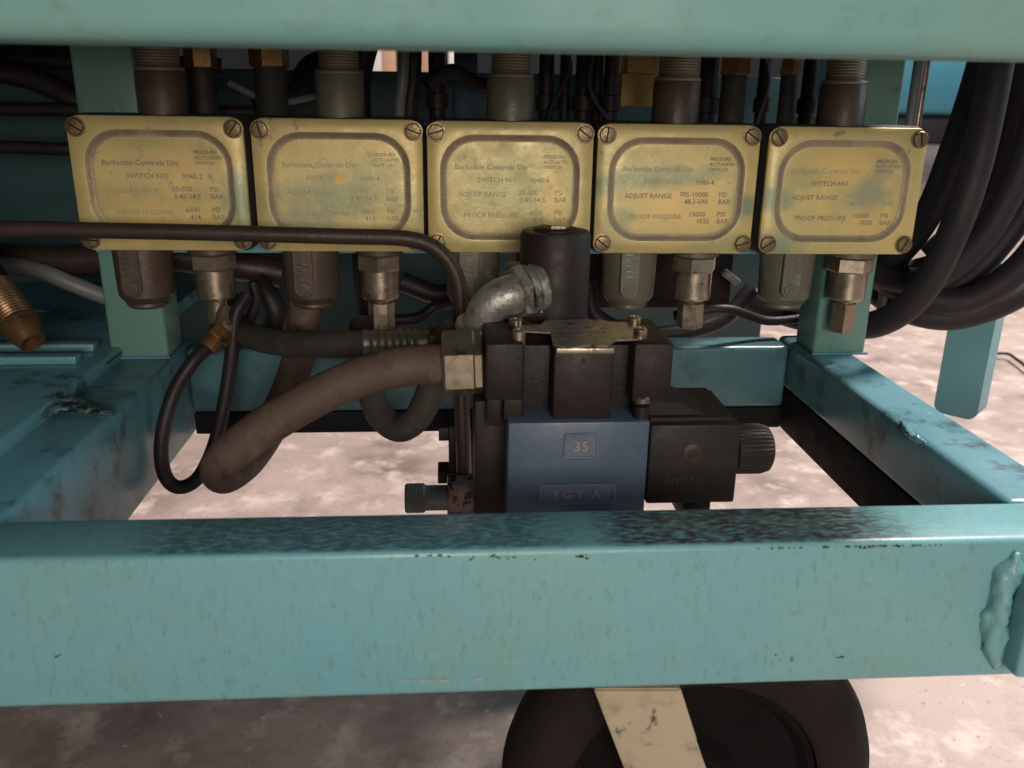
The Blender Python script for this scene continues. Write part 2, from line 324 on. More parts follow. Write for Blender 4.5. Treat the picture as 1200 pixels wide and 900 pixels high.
# hanging leg bar at the right
hb = thing('hanging_bar', 'blue-green rectangular bar with rounded lower end hanging behind the hoses', 'bar', P(1118, 488, 1.0))
bm = BM(); ol = []
for x, z in [(-.026, .20), (-.026, .012)] + [(-.026 + .012 - .012 * math.cos(R(a)), .012 - .012 * math.sin(R(a))) for a in (22, 45, 67, 90)] + [(.014 + .012 * math.sin(R(a)), .012 - .012 * math.cos(R(a))) for a in (0, 22, 45, 67, 90)] + [(.026, .20)]:
    ol.append(Vector((x, 0, z)))
prism(bm, ol, (0, .042, 0)); bmesh.ops.rotate(bm, verts=bm.verts, matrix=Matrix.Rotation(R(-46), 3, 'Z'))
for v in bm.verts: v.co += Vector(hb.location)
obj('bar', bm, 'teal', hb, 40)

# ------------------------------------------------------------------ pressure switches
def lines(i):
    T = [("50-500", "3.45-34.5", "6000", "414"), ("50-500", "3.45-34.5", "6000", "414"), ("50-500", "3.45-34.5", "6000", "414"),
         ("705-10000", "48.3-690", "15000", "1035"), ("705-10000", "48.3-690", "15000", "1035")][i]
    return T
W_, H_, YC = .149, .116, .800
M['ink_faint'] = mat('worn_ink', (.30, .26, .15), (.40, .34, .19), 120, .6, bump=0)
bx = [(-.2545, .566, 'first', 'blotchy yellow cover with clear black print and teal smear at right'),
      (-.099, .5655, 'second', 'greenish yellow cover with a small round yellow dot in its middle'),
      (.054, .565, 'third', 'plain olive yellow cover almost without print, above the black solenoid coil'),
      (.207, .5645, 'fourth', 'yellow cover reading 705-10000 with a green band, above the valve'),
      (.3645, .564, 'fifth', 'yellow cover with a blue-grey smear, beside the thick black hoses')]
def dir_z(): return Vector((0, 0, 1))
for i, (cx, cz, o_, desc) in enumerate(bx):
    t = thing('pressure_switch', 'pressure switch box, %s' % desc, 'pressure switch', (cx, YC, cz), 'pressure switches in a row')
    bm = BM(); loft(bm, (cx, 0, cz), [(rrect(W_ + .004, H_ + .003, .010), .8445), (rrect(W_ + .004, H_ + .003, .010), YC + .012), (rrect(W_ - .004, H_ + .001, .010), YC + .0050)]); obj('housing', bm, 'housing', t)
    # cover with a pressed groove
    D = .0030
    L = [(rrect(W_, H_, .011), YC + .0047), (rrect(W_, H_, .011), YC + .0006), (rrect(W_ - .001, H_ - .001, .0108), YC), (rrect(.1275, .0945, .031), YC)]
    for k in range(9):
        a = k / 8; L.append((rrect(.1265 - .0125 * a, .0935 - .0125 * a, .0305 - .005 * a), YC + D * (a * a * (3 - 2 * a)) + .0006 * math.sin(math.pi * a)))
    L.append((rrect(.104, .073, .0215), YC + D))
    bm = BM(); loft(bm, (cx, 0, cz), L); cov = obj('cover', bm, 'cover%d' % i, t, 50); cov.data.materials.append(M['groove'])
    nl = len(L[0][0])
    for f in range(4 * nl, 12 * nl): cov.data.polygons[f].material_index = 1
    for sx in (-1, 1):
        for sz in (-1, 1):
            px, pz = cx + sx * .0665, cz + sz * .0485
            bm = BM(); lathe(bm, (px, YC + .0005, pz), (0, -1, 0), [(.0070, 0), (.0070, .0022), (.0062, .0032), (.0025, .0036)], 24)
            ang = random.uniform(0, math.pi); lathe(bm, (px, YC - .0001, pz), (0, -1, 0), [(.0086, 0), (.0086, .0003), (.0078, .0004)], 24)
            sc = obj('screw', bm, 'screw', cov)
            bm = BM(); d = Vector((math.cos(ang), 0, math.sin(ang))); n = Vector((-d.z, 0, d.x)); c = Vector((px, YC - .0033, pz))
            prism(bm, [c + d * .0066 + n * .0007, c - d * .0066 + n * .0007, c - d * .0066 - n * .0007, c + d * .0066 - n * .0007], (0, -.0002, 0))
            obj('slot', bm, 'black', sc)
    a1, b1, c1, d1 = lines(i); yt = YC + D - .0001; bm = BM(); s = .0070
    x0 = cx - .055
    def put(bm, s_, dx, dz, size=s * .90, sx=1.0): text(bm, s_, cx + dx, yt, cz + dz, size, sx)
    dk = BM(); ft = BM()
    strong = {0: dk, 1: ft, 2: ft, 3: dk, 4: ft}[i]; mid = {0: dk, 1: ft, 2: ft, 3: dk, 4: dk}[i]
    put(ft if i else dk, 'Barksdale Controls Div', -.050, .0165, .0066, 1.05)
    for k, q in enumerate(('PRESSURE', 'ACTUATED', 'SWITCH')): put(mid, q, .030, .0265 - k * .0046, .0044, 1.05)
    put(mid if i != 3 else ft, 'SWITCH NO', -.030, .0052)
    put(strong, '9048-2' if i == 0 else '9048-4', .018, .0050)
    put(mid if i != 0 else ft, 'ADJUST RANGE', -.047, -.0075)
    put(strong, a1, .008 if i < 3 else .004, -.0060); put(strong, c_ := b1, .009, -.0125)
    put(strong, 'PSI', .041, -.0060); put(strong, 'BAR', .041, -.0125)
    put(ft if i != 4 else dk, 'PROOF PRESSURE', -.042, -.0265)
    put(mid, c1, .018 if i < 3 else .014, -.0240); put(mid, d1, .0215, -.0305)
    put(mid, 'PSI', .041, -.0240); put(mid, 'BAR', .041, -.0305)
    if len(dk.verts): obj('lettering', dk, 'ink', cov, 180)
    else: dk.free()
    if len(ft.verts): obj('worn_lettering', ft, 'ink_faint', cov, 180)
    if i == 1:
        q = P(398, 211, YC); bm = BM(); lathe(bm, (q.x, YC + D - .0001, q.z), (0, -1, 0), [(.0052, 0), (.0050, .0002)], 24); obj('paint_dot', bm, 'brassblock', cov)
    # conduit hub under the box, with its raised strip and screw
    hx, hy = cx - .0335, .830; zb = cz - H_ / 2
    hm = 'hub_brown' if i in (0, 1) else 'hub'
    bm = BM(); lathe(bm, (hx, hy, zb + .006), (0, 0, -1), [(.0265, 0), (.0255, .040), (.0250, .052), (.020, .0585), (.017, .0595)], 40)
    lathe(bm, (hx, hy, zb - .0515), (0, 0, -1), [(.0185, 0), (.0190, .004), (.016, .0065)], 32)
    hub = obj('conduit_hub', bm, hm, t)
    bm = BM(); strip = rrect(.0185, .052, .0088); yf = hy - .0250
    loft(bm, (hx - .004, 0, zb - .018), [(strip, yf + .006), (strip, yf - .0012), (rrect(.017, .0505, .0082), yf - .002)]); sp = obj('side_strip', bm, hm, hub)
    bm = BM(); lathe(bm, (hx - .004, yf - .0018, zb - .036), (0, -1, 0), [(.0062, 0), (.0058, .0012), (.0030, .0014), (.0028, .0022), (.001, .0022)], 20); obj('strip_screw', bm, hm, sp)
    bm = BM(); 
    for k in range(5):
        box(bm, (hx - .0095 + random.uniform(0, .002), yf - .0027, zb - .0245 + k * .0052), (hx + .002 - random.uniform(0, .003), yf - .0018, zb - .0225 + k * .0052), .0003)
    obj('raised_marks', bm, hm, sp)
    # pressure port fitting
    fx = cx + .031; rot = (.2, .55, .1, .9, .35)[i]
    bm = BM(); lathe(bm, (fx, hy, zb + .004), (0, 0, -1), [(.0225, 0), (.0225, .010), (.0185, .0115)], 32); obj('port_collar', bm, hm, t)
    bm = BM(); hexp(bm, (fx, hy, zb - .007), (0, 0, -1), .0222, .015, .0015, rot); obj('port_nut', bm, 'steel', t)
    bm = BM(); lathe(bm, (fx, hy, zb - .022), (0, 0, -1), [(.0180, 0), (.0180, .026), (.0165, .028), (.010, .0285), (.009, .032)], 32); obj('port_adapter', bm, 'steel', t)
    bm = BM()
    if i == 0: lathe(bm, (fx, hy, zb - .0535), (0, 0, -1), [(.0095, 0), (.0095, .024), (.007, .025)], 24)
    else: hexp(bm, (fx, hy, zb - .0535), (0, 0, -1), .0128, .026 if i < 4 else .030, .001, rot + .5)
    obj('end_nut', bm, 'steel', t)
    # threaded entry above the box
    ux, uy, zt = cx + .001, .828, cz + H_ / 2
    um = 'hub_brown' if i in (0, 3, 4) else 'hub'
    bm = BM(); lathe(bm, (ux, uy, zt - .004), (0, 0, 1), [(.0215, 0), (.0215, .040), (.0205, .0415)], 36); obj('top_collar', bm, um, t)
    bm = BM(); lathe(bm, (ux, uy, zt + .0375), (0, 0, 1), [(.0205, 0), (.0212, .0015), (.0205, .003)] + [(r_, h_ + .003) for r_, h_ in threads(.0178, .045, 18)], 36); obj('threaded_pipe', bm, 'thread', t)

# ------------------------------------------------------------------ brown hydraulic pipe
bend = [(-12, 268, .745), (120, 270, .745), (260, 273, .745), (400, 277, .745), (470, 279, .745), (505, 288, .745), (529, 311, .745), (539, 345, .745), (540, 400, .742), (541, 470, .735), (543, 520, .73), (544, 568, .725)]
pts = pp([(-200, 266, .745)] + bend)
bm = BM(); tube(bm, pts, .0068, 24, 10); tag(obj('hydraulic_pipe', bm, 'pipe', loc=pts[0]), 'thin dark brown rigid pipe crossing below the covers and bending straight down', 'pipe')

# ------------------------------------------------------------------ directional valve
v = thing('directional_valve', 'black and blue hydraulic valve block standing behind the front beam', 'valve', (.10, .64, .34))
fx = lambda px, Y, py=450: P(px, py, Y).x
fz = lambda py, Y, px=680: P(px, py, Y).z
def pbox(bm, x0, y0, x1, y1, Y, Y2, bev=.0012):
    a = P(x0, (y0 + y1) / 2, Y).x; b = P(x1, (y0 + y1) / 2, Y).x
    return box(bm, (a, Y, P((x0 + x1) / 2, y1, Y).z), (b, Y2, P((x0 + x1) / 2, y0, Y).z), bev)
bm = BM(); pbox(bm, 595, 495, 758, 612, .600, .690, .0015); body = obj('valve_body', bm, 'blue', v)
def castpanel(x0, y0, x1, y1, s, sz):
    a, b = P(x0, y0, .5995), P(x1, y1, .5995); c = (a + b) / 2; w_, h_ = abs(b.x - a.x), abs(a.z - b.z)
    bm = BM(); loft(bm, (c.x, 0, c.z), [(rrect(w_, h_, .0022), .6008), (rrect(w_, h_, .0022), .5988), (rrect(w_ - .0012, h_ - .0012, .0018), .5983), (rrect(w_ - .0036, h_ - .0036, .001), .5984), (rrect(w_ - .0042, h_ - .0042, .001), .5992)])
    pn = obj('cast_panel', bm, 'bluelet', body)
    bm = BM(); text(bm, s, c.x, .5989, c.z - sz * .36, sz, 1.1, align='CENTER', off=.0001); obj('cast_letters', bm, 'white', pn, 180)
castpanel(661, 508, 701, 537, '35', .0105)
castpanel(631, 568, 720, 590, '3 G T  A', .0095)
# black upper casting: two end blocks, a centre cover and the recessed web between
bm = BM(); pbox(bm, 569, 403, 614, 470, .612, .690, .0025); pbox(bm, 590, 465, 613, 494, .613, .685, .002)
obj('end_block', bm, 'black', v)
bm = BM(); pbox(bm, 742, 403, 788, 472, .612, .690, .0025); pbox(bm, 744, 470, 786, 494, .6125, .685, .002)
obj('end_block', bm, 'black', v)
bm = BM(); pbox(bm, 612, 404, 745, 494, .634, .687, .002); obj('web', bm, 'rubber', v)
bm = BM(); pbox(bm, 648, 413, 718, 493, .607, .640, .0025); cc = obj('centre_cover', bm, 'black', v)
bm = BM(); pbox(bm, 652, 408, 720, 415, .603, .634, .001); obj('cover_lip', bm, 'plate', cc)
bm = BM(); q = P(683, 423, .607); lathe(bm, (q.x, .6075, q.z), (0, -1, 0), [(.0022, 0), (.0018, .0007)], 16); obj('rivet', bm, 'black', cc)
# bent identification plate on top
zt = P(680, 404, .612).z + .0012
pl = [(603, 389), (645, 391), (648, 405), (668, 409), (690, 406), (712, 407), (722, 400), (748, 399), (746, 380), (712, 378), (705, 376), (640, 376), (634, 382), (606, 383)]
bm = BM(); poly = []
for k, (a, b) in enumerate(pl):
    q = Zp(a, b, zt + (.0008 if k in (3, 5, 6) else 0)); poly.append(q)
prism(bm, poly, (0, 0, .0011)); np_ = obj('name_plate', bm, 'plate', v, 30)
bm = BM()
for k, (dx, s_) in enumerate(((0, 3), (1, 5), (2, 4))):
    for j in range(16):
        q = Zp(632 + j * 5.2 + k * 2, 385 + k * 5, zt + .0012)
        if random.random() < .25: continue
        box(bm, (q.x, q.y, q.z), (q.x + random.uniform(.0008, .0022), q.y + .0012, q.z + .0002))
obj('stamped_marks', bm, 'black', np_)
def capscrew(px, py, z, h=.006, r=.0052, collar=True):
    q = Zp(px, py, z); bm = BM()
    if collar: lathe(bm, (q.x, q.y, z - .008), (0, 0, 1), [(.0050, 0), (.0050, .008)], 20)
    lathe(bm, (q.x, q.y, z), (0, 0, 1), [(r, 0), (r, h - .001), (r - .001, h), (r * .5, h), (r * .45, h - .003), (.0003, h - .003)], 24)
    obj('cap_screw', bm, 'steel', v)
capscrew(608, 395, zt + .0012); capscrew(750, 393, zt + .0012); capscrew(604, 382, zt); capscrew(743, 379, zt)
q = P(752, 472, .610); bm = BM(); lathe(bm, (q.x, q.y, P(752, 494, .610).z), (0, 0, 1), [(.0062, 0), (.0062, .013)], 20)
obj('screw_post', bm, 'black', v); capscrew(752, 470, q.z, .004, .0062, False)
# right solenoid housing with stepped sloping top and knob
bm = BM(); pbox(bm, 760, 498, 865, 590, .598, .680, .002); sol = obj('solenoid_housing', bm, 'black', v)
zt2 = P(810, 498, .598).z
bm = BM(); a = Zp(762, 494, zt2); b = Zp(862, 494, zt2)
prism(bm, [(a.x, .606, zt2), (b.x - .003, .606, zt2), (b.x - .003, .676, zt2), (a.x, .676, zt2)], (0, 0, .003))
prism(bm, [(a.x, .612, zt2 + .003), (a.x, .612, zt2 + .013), (a.x + .022, .612, zt2 + .013), (a.x + .043, .612, zt2 + .003)], (0, .050, 0)); obj('stepped_lid', bm, 'black', sol)
c = P(812, 532, .598); bm = BM(); lathe(bm, (c.x, .5985, c.z), (0, -1, 0), [(.0078, 0), (.0078, .0006), (.0072, .0009)], 28); em = obj('round_emblem', bm, 'pipe', sol)
bm = BM(); text(bm, 'M', c.x, .5974, c.z - .0035, .010, 1, align='CENTER'); obj('emblem_letter', bm, 'black', em, 180) if False else bm.free()
bm = BM()
for k in range(3): box(bm, (c.x - .003 + k * .0024, .5970, c.z - .004 + k * .001), (c.x - .0020 + k * .0024, .5977, c.z + .004 - abs(k - 1) * .001))
obj('emblem_bars', bm, 'black', em)
bm = BM(); text(bm, 'HYDRAUVA', c.x + .003, .5978, c.z - .024, .0075, 1.1, align='CENTER'); obj('moulded_letters', bm, 'pipe', sol, 180)
kc = P(862, 526, .640); bm = BM(); prof = [(.0195, -.002), (.0205, .001), (.0205, .019), (.0185, .0255), (.0155, .0275), (.012, .028)]
u_, v_, a_ = frame((1, 0, 0)); seg = 144; rings = []
for r_, t_ in prof:
    rings.append([bm.verts.new(kc + a_ * t_ + (u_ * math.cos(2 * math.pi * i / seg) + v_ * math.sin(2 * math.pi * i / seg)) * (r_ - (.0011 if (i // 2) % 2 and .0 < t_ < .02 else 0))) for i in range(seg)])
for A, B in zip(rings, rings[1:]):
    for i in range(seg): bm.faces.new((A[i], A[(i + 1) % seg], B[(i + 1) % seg], B[i]))
bm.faces.new(rings[0]); bm.faces.new(rings[-1]); obj('ribbed_knob', bm, 'black', sol, 30)
bm = BM(); pbox(bm, 800, 588, 832, 612, .62, .66); obj('foot', bm, 'black', v)
# left end of the valve: dark side blocks behind the pipe
bm = BM(); pbox(bm, 556, 470, 596, 610, .64, .70, .002); pbox(bm, 526, 500, 557, 612, .750, .79, .002); pbox(bm, 514, 502, 528, 517, .755, .78, .001)
pbox(bm, 513, 553, 528, 567, .755, .78, .001); pbox(bm, 570, 458, 590, 500, .625, .66, .002); obj('end_cap', bm, 'black', v)
bm = BM(); q = P(566, 425, .650); hexp(bm, (q.x, q.y, q.z), (-1, 0, -.03), .0255, .0115, .0015, .52); pa = obj('port_nut', bm, 'steel', v)

# hex swivel nut + brown main hose
hh = thing('hydraulic_hose', 'thick brown rubber hose looping from the valve port with a rusty hex nut', 'hose', P(525, 430, .648))
q = P(557, 425, .650); bm = BM(); hexp(bm, q, (-1, 0, -.03), .0268, .0255, .002, .52); obj('hex_nut', bm, 'steel', hh)
path = pp([(545, 424, .650), (520, 426, .650), (490, 428, .649), (455, 433, .647), (420, 443, .644), (380, 460, .640), (340, 482, .637), (302, 506, .634), (272, 530, .634), (258, 548, .642), (264, 556, .664), (288, 540, .70), (312, 508, .75), (332, 470, .79), (346, 432, .82), (354, 400, .835), (358, 350, .84)])
bm = BM(); tube(bm, path, .0155, 28, 10); hs = obj('hose_tube', bm, 'hose', hh, 60)
# thin black hose from the brass elbow
th = thing('thin_hose', 'thin black hose hanging in a narrow loop from a brass elbow under the first switch', 'hose', P(250, 405, .80))
bm = BM(); path = pp([(262, 388, .815), (246, 404, .80), (226, 424, .785), (205, 458, .775), (192, 500, .765), (189, 535, .76), (196, 562, .76), (212, 571, .765), (232, 560, .775), (248, 530, .79), (258, 495, .80), (266, 455, .81), (272, 410, .815), (276, 370, .82), (290, 345, .83)])
tube(bm, path, .0066, 18, 8); obj('hose_tube', bm, 'rubber', th, 60)
bm = BM(); a = P(264, 384, .815); b = P(243, 408, .797); d = b - a; hexp(bm, a + d * .15, d, .0125, .012, .001, .3); lathe(bm, a + d * .3, d, [(.0095, 0), (.0095, .018), (.0075, .020)], 20); obj('brass_nut', bm, 'brass', th)
bm = BM(); lathe(bm, P(264, 362, .828), (P(264, 388, .815) - P(264, 362, .828)), [(.0085, 0), (.0090, .010), (.0098, .014), (.0098, .022), (.008, .026)], 20); obj('elbow', bm, 'steel', th)
# horizontal hose with crimped ferrule
rh = thing('return_hose', 'dark hose lying level behind the looped hose with a ribbed steel ferrule', 'hose', P(430, 403, .73))
bm = BM(); tube(bm, pp([(268, 352, .90), (274, 375, .86), (290, 392, .82), (330, 402, .775), (380, 404, .745), (432, 403, .73)]), .0122, 24, 8); obj('hose_tube', bm, 'darkhose', rh, 60)
bm = BM(); a = P(426, 403, .73); lathe(bm, a, (1, .02, .01), [(.0128, 0), (.0132, .001)] + sum([[(.0132, .002 + k * .0062), (.0122, .0045 + k * .0062), (.0122, .0060 + k * .0062)] for k in range(8)], []) + [(.0128, .058)], 12); obj('ferrule', bm, 'ferrule', rh)
bm = BM(); hexp(bm, P(502, 403, .73), (1, 0, 0), .0150, .018, .001, .3); obj('ferrule_nut', bm, 'black', rh)
# drooping U hose
uh = thing('drooping_hose', 'dark hose sagging in a short U beside the vertical pipe', 'hose', P(466, 505, .74))
bm = BM(); tube(bm, pp([(424, 380, .84), (427, 420, .80), (433, 455, .77), (446, 487, .75), (468, 502, .735), (490, 488, .725), (506, 455, .72), (520, 415, .72), (532, 380, .73)]), .0125, 24, 8); obj('hose_tube', bm, 'darkhose', uh, 60)
# solenoid coil standing behind the valve
sc = thing('solenoid_coil', 'tall round black solenoid coil standing behind the valve name plate', 'solenoid coil', P(648, 368, .715))
c = P(648, 372, .715); zc = P(648, 270, .715).z; H = zc - c.z
bm = BM(); lathe(bm, (c.x, c.y, c.z), (0, 0, 1), [(.026, 0), (.029, .003), (.0292, H - .004), (.0275, H), (.012, H + .0005)], 44); cb = obj('coil_body', bm, 'black', sc)
bm = BM(); box(bm, (c.x - .028, c.y - .0275, c.z + .004), (c.x - .002, c.y + .01, c.z + H * .62), .004, 3)
box(bm, (c.x - .040, c.y - .020, c.z + .018), (c.x - .01, c.y + .018, c.z + H * .62), .004, 3); tb = obj('terminal_box', bm, 'black', sc)
bm = BM()
for k, (dz, s_) in enumerate(((.036, 'H'), (.018, 'C'), (.0145, 'X'), (.011, 'A'))): text(bm, s_, c.x - .013, c.y - .0282, c.z + dz, .0032, 1, align='CENTER')
obj('small_letters', bm, 'white', tb, 180)
bm = BM(); lathe(bm, (c.x, c.y, c.z + H - .001), (0, 0, 1), [(.0185, 0), (.0185, .0025), (.017, .0035)], 32); obj('top_washer', bm, 'black', sc)
bm = BM(); hexp(bm, (c.x, c.y, c.z + H + .002), (0, 0, 1), .0118, .0035, .0006, .1); obj('top_nut', bm, 'plate', sc)
bm = BM(); hexp(bm, (c.x, c.y, c.z - .014), (0, 0, 1), .0275, .0138, .001, .25); hx = obj('hex_base', bm, 'brass', sc)
bm = BM(); text(bm, '6330', c.x + .004, c.y - .0262, c.z - .0085, .0052, 1, align='CENTER'); obj('stamped_number', bm, 'black', hx, 180)
bm = BM(); lathe(bm, (c.x, c.y, zt - .002), (0, 0, 1), [(.016, 0), (.016, .03)], 24); obj('stem', bm, 'black', sc)
# silver conduit elbow
el = thing('conduit_elbow', 'silver cast conduit elbow screwed into the side of the coil', 'elbow', P(575, 355, .70))
a, b = P(628, 337, .698), P(598, 345, .690); d = (b - a).normalized()
bm = BM(); lathe(bm, a - d * .004, d, [(.0205, 0), (.0205, .007), (.0185, .0075), (.0185, .010), (.0205, .0105), (.0205, .0135), (.018, .014)], 32); obj('gland', bm, 'silver', el)
bm = BM(); hexp(bm, a + d * .011, d, .0232, .008, .001, .4); obj('lock_nut', bm, 'silver', el)
bm = BM(); tube(bm, [a + d * .015, P(600, 345, .690), P(584, 351, .688), P(571, 363, .690), P(563, 384, .695)], .0165, 28, 8, rf=lambda t: 1.0 - .05 * t); obj('elbow_body', bm, 'silver', el)
bm = BM(); q = P(563, 379, .694); lathe(bm, q, (P(558, 405, .70) - q), [(.0195, 0), (.0205, .002), (.0205, .006), (.0185, .0075), (.0185, .03)], 28); obj('end_collar', bm, 'silver', el)
# needle valve with knurled knob
nv = thing('needle_valve', 'small pitted metal block with a knurled side knob below the vertical pipe', 'valve', P(540, 600, .70))
bm = BM(); pbox(bm, 524, 568, 557, 614, .700, .728, .003); obj('valve_block', bm, 'pitted', nv)
q = P(526, 583, .712); bm = BM(); u_, v_, a_ = frame((-1, 0, 0)); seg = 72; rings = []
lathe(bm, q, (-1, 0, 0), [(.0115, 0), (.0115, .022)], 24)
for k in range(15):
    t_ = .021 + k * .0013
    rings.append([bm.verts.new(q + a_ * t_ + (u_ * math.cos(2 * math.pi * i / seg) + v_ * math.sin(2 * math.pi * i / seg)) * (.0136 - (.0006 if i % 2 else 0) - (.0005 if k % 2 else 0) - (.0015 if k in (0, 14) else 0))) for i in range(seg)])
for A, B in zip(rings, rings[1:]):
    for i in range(seg): bm.faces.new((A[i], A[(i + 1) % seg], B[(i + 1) % seg], B[i]))
bm.faces.new(rings[0]); bm.faces.new(rings[-1]); obj('knurled_knob', bm, 'greyhose', nv, 20)
bm = BM(); lathe(bm, P(544, 572, .725), (0, 0, 1), [(.0105, 0), (.0105, .004), (.0085, .009)], 6); obj('pipe_nut', bm, 'pitted', nv)

# ------------------------------------------------------------------ caster wheel
cw = thing('caster_wheel', 'large dark rubber caster wheel with a cream fork leg under the front beam', 'caster', (.18, .545, 0))
WC = Vector((.184, .552, .135)); RW = .147
bm = BM(); lathe(bm, WC + Vector((0, .030, 0)), (0, -1, 0), [(.098, 0), (.130, .002), (RW - .004, .012), (RW, .024), (RW, .036), (RW - .004, .048), (.130, .058), (.102, .060), (.098, .056)], 96, cap=False)
wh = bpy.data.objects.new('wheel', None); COL.objects.link(wh); wh.parent = cw
obj('tyre', bm, 'tyre', wh, 60)
bm = BM(); lathe(bm, WC + Vector((0, .026, 0)), (0, -1, 0), [(.099, 0), (.099, .046), (.092, .049), (.086, .040), (.040, .036), (.030, .050), (.012, .052)], 64); obj('rim', bm, 'rim', wh, 40)
bm = BM(); yf = .480
pA = [P(694, 806, .486), P(797, 806, .486), P(826, 905, .486)]; a0 = P(735, 905, .486)
prism(bm, [P(694, 800, .486), P(795, 800, .486), P(830, 915, .486), Vector((WC.x + .026, .486, WC.z)), Vector((WC.x + .016, .486, WC.z - .022)), Vector((WC.x - .016, .486, WC.z - .022)), Vector((WC.x - .030, .486, WC.z)), P(738, 915, .486)], (0, -.007, 0))
bmesh.ops.bevel(bm, geom=list(bm.edges), offset=.0012, segments=2, affect='EDGES'); obj('fork_leg', bm, 'cream', cw)
bm = BM(); a = P(694, 800, .486); b = P(795, 800, .486); box(bm, (a.x, .470, .2835), (b.x, .60, .2915), .002); obj('top_plate', bm, 'cream', cw)
bm = BM(); prism(bm, [(a.x, .618, .2838), (b.x, .618, .2838), (WC.x + .026, .618, WC.z), (WC.x, .618, WC.z - .024), (WC.x - .028, .618, WC.z)], (0, .006, 0)); box(bm, (a.x, .60, .2837), (b.x, .624, .2913)); obj('fork_leg', bm, 'cream', cw)
bm = BM(); lathe(bm, WC + Vector((0, .085, 0)), (0, -1, 0), [(.010, 0), (.010, .17)], 20); hexp(bm, WC + Vector((0, -.074, 0)), (0, -1, 0), .016, .010); obj('axle', bm, 'steel', cw)

# ------------------------------------------------------------------ hose bundle on the right
def hose(path, r, label, m='bundle', grp=None, cat='hose', name='hose', k=8):
    q = pp(path); bm = BM(); tube(bm, q, r, 26, k); o = obj(name, bm, m, None, 60, loc=q[0]); return tag(o, label, cat, grp)
G = 'thick black hoses bundled on the right'
hose([(1178, 20, .84), (1160, 120, .84), (1142, 200, .84), (1118, 270, .845), (1085, 335, .86), (1045, 372, .88), (1000, 382, .92), (930, 370, .98), (880, 350, 1.0)], .0150, 'foremost thick black hose, sweeping from the upper beam down behind the fifth switch', grp=G)
hose([(1166, 20, .90), (1144, 100, .90), (1117, 180, .90), (1088, 250, .92), (1050, 300, .95), (1010, 330, 1.0)], .0150, 'black hose hanging left of the foremost one, right beside the last yellow cover', grp=G)
hose([(1228, 60, .88), (1212, 140, .88), (1190, 210, .88), (1150, 280, .89), (1095, 325, .91), (1040, 325, .95), (990, 300, 1.0)], .0150, 'black hose just right of the foremost one, curving left at mid height', grp=G)
hose([(1245, 120, .93), (1218, 210, .93), (1180, 275, .94), (1120, 335, .95), (1060, 338, .98), (1000, 318, 1.03)], .0145, 'black hose in the middle of the bundle, behind the others', grp=G)
hose([(1262, 180, .90), (1230, 265, .90), (1190, 318, .90), (1135, 352, .91), (1085, 350, .93), (1040, 330, .96), (1005, 300, 1.0)], .0155, 'black hose second from the bottom of the bundle', grp=G)
hose([(1260, 315, .92), (1205, 340, .92), (1160, 361, .92), (1110, 372, .93), (1060, 362, .95), (1020, 335, 1.0), (1000, 300, 1.03)], .0150, 'lowest black hose of the bundle, crossing in front of the hanging bar', grp=G)
hose([(1270, 240, .98), (1215, 325, .98), (1165, 345, .99), (1100, 350, 1.0), (1040, 300, 1.02)], .0135, 'black hose showing between the two lowest ones', grp=G)
hose([(1215, 20, .95), (1190, 100, .95), (1168, 180, .96), (1140, 250, .97), (1090, 300, .99)], .0150, 'black hose behind the bundle at the upper right corner', grp=G)
hose([(1250, 20, .93), (1232, 90, .93), (1210, 170, .94), (1180, 240, .95), (1130, 300, .97), (1070, 320, 1.0)], .0160, 'black hose leaving the picture at the right edge under the upper beam', grp=G)
bm = BM(); a = P(1079, 60, .96); lathe(bm, (a.x, a.y, .40), (0, 0, 1), [(.0055, 0), (.0055, .34)], 20); tag(obj('conduit', bm, 'greyhose', loc=(a.x, a.y, .40)), 'slim grey vertical conduit right of the right post', 'conduit')
bm = BM(); a = P(1088, 60, .975); lathe(bm, (a.x, a.y, .40), (0, 0, 1), [(.0040, 0), (.0040, .34)], 20); tag(obj('rod', bm, 'steel', loc=(a.x, a.y, .40)), 'thin bright vertical rod beside the grey conduit', 'rod')

# ------------------------------------------------------------------ hoses and pipes at the left
G2 = 'dark hoses behind the left post'
hose([(-60, 68, 1.0), (40, 70, 1.0), (110, 72, 1.0), (260, 80, 1.02)], .0105, 'topmost level black hose at the upper left', 'rubber', G2)
hose([(-60, 56, 1.08), (60, 58, 1.08), (200, 62, 1.08)], .0085, 'black hose with a thin highlight directly under the upper beam at left', 'rubber', G2)
hose([(-30, 78, .98), (30, 90, .98), (66, 104, .98), (100, 121, .98), (190, 150, 1.0)], .0120, 'black hose slanting down to the left post', 'rubber', G2)
hose([(-60, 127, .97), (40, 128, .97), (110, 129, .97), (300, 132, .98)], .0070, 'level black pipe meeting the left post at the top of the covers', 'rubber', G2)
hose([(-60, 171, .97), (30, 173, .97), (90, 175, .97), (200, 178, .98)], .0068, 'level black pipe beside the first yellow cover', 'rubber', G2)
hose([(-40, 300, .98), (60, 305, .98), (130, 302, .98), (200, 300, .98), (330, 320, 1.0)], .0165, 'thick brown hose passing behind the left post below the first cover', 'pipe', G2)
hose([(-40, 305, .95), (40, 316, .95), (85, 333, .95), (130, 350, .96), (200, 372, .98)], .0090, 'grey-brown hose slanting down behind the left post', 'greyhose', G2)
hose([(-40, 366, 1.0), (40, 372, 1.0), (75, 378, 1.0), (104, 384, 1.02), (150, 392, 1.04)], .0105, 'light grey hose lying behind the brass connector', 'greyhose', G2)
hose([(-40, 398, 1.02), (60, 399, 1.02), (130, 402, 1.04), (220, 405, 1.06)], .0080, 'black hose lying on the deck plate', 'rubber', G2)
bc = thing('brass_connector', 'threaded brass hose connector with an open end pointing down at the left edge', 'connector', P(20, 375, .78))
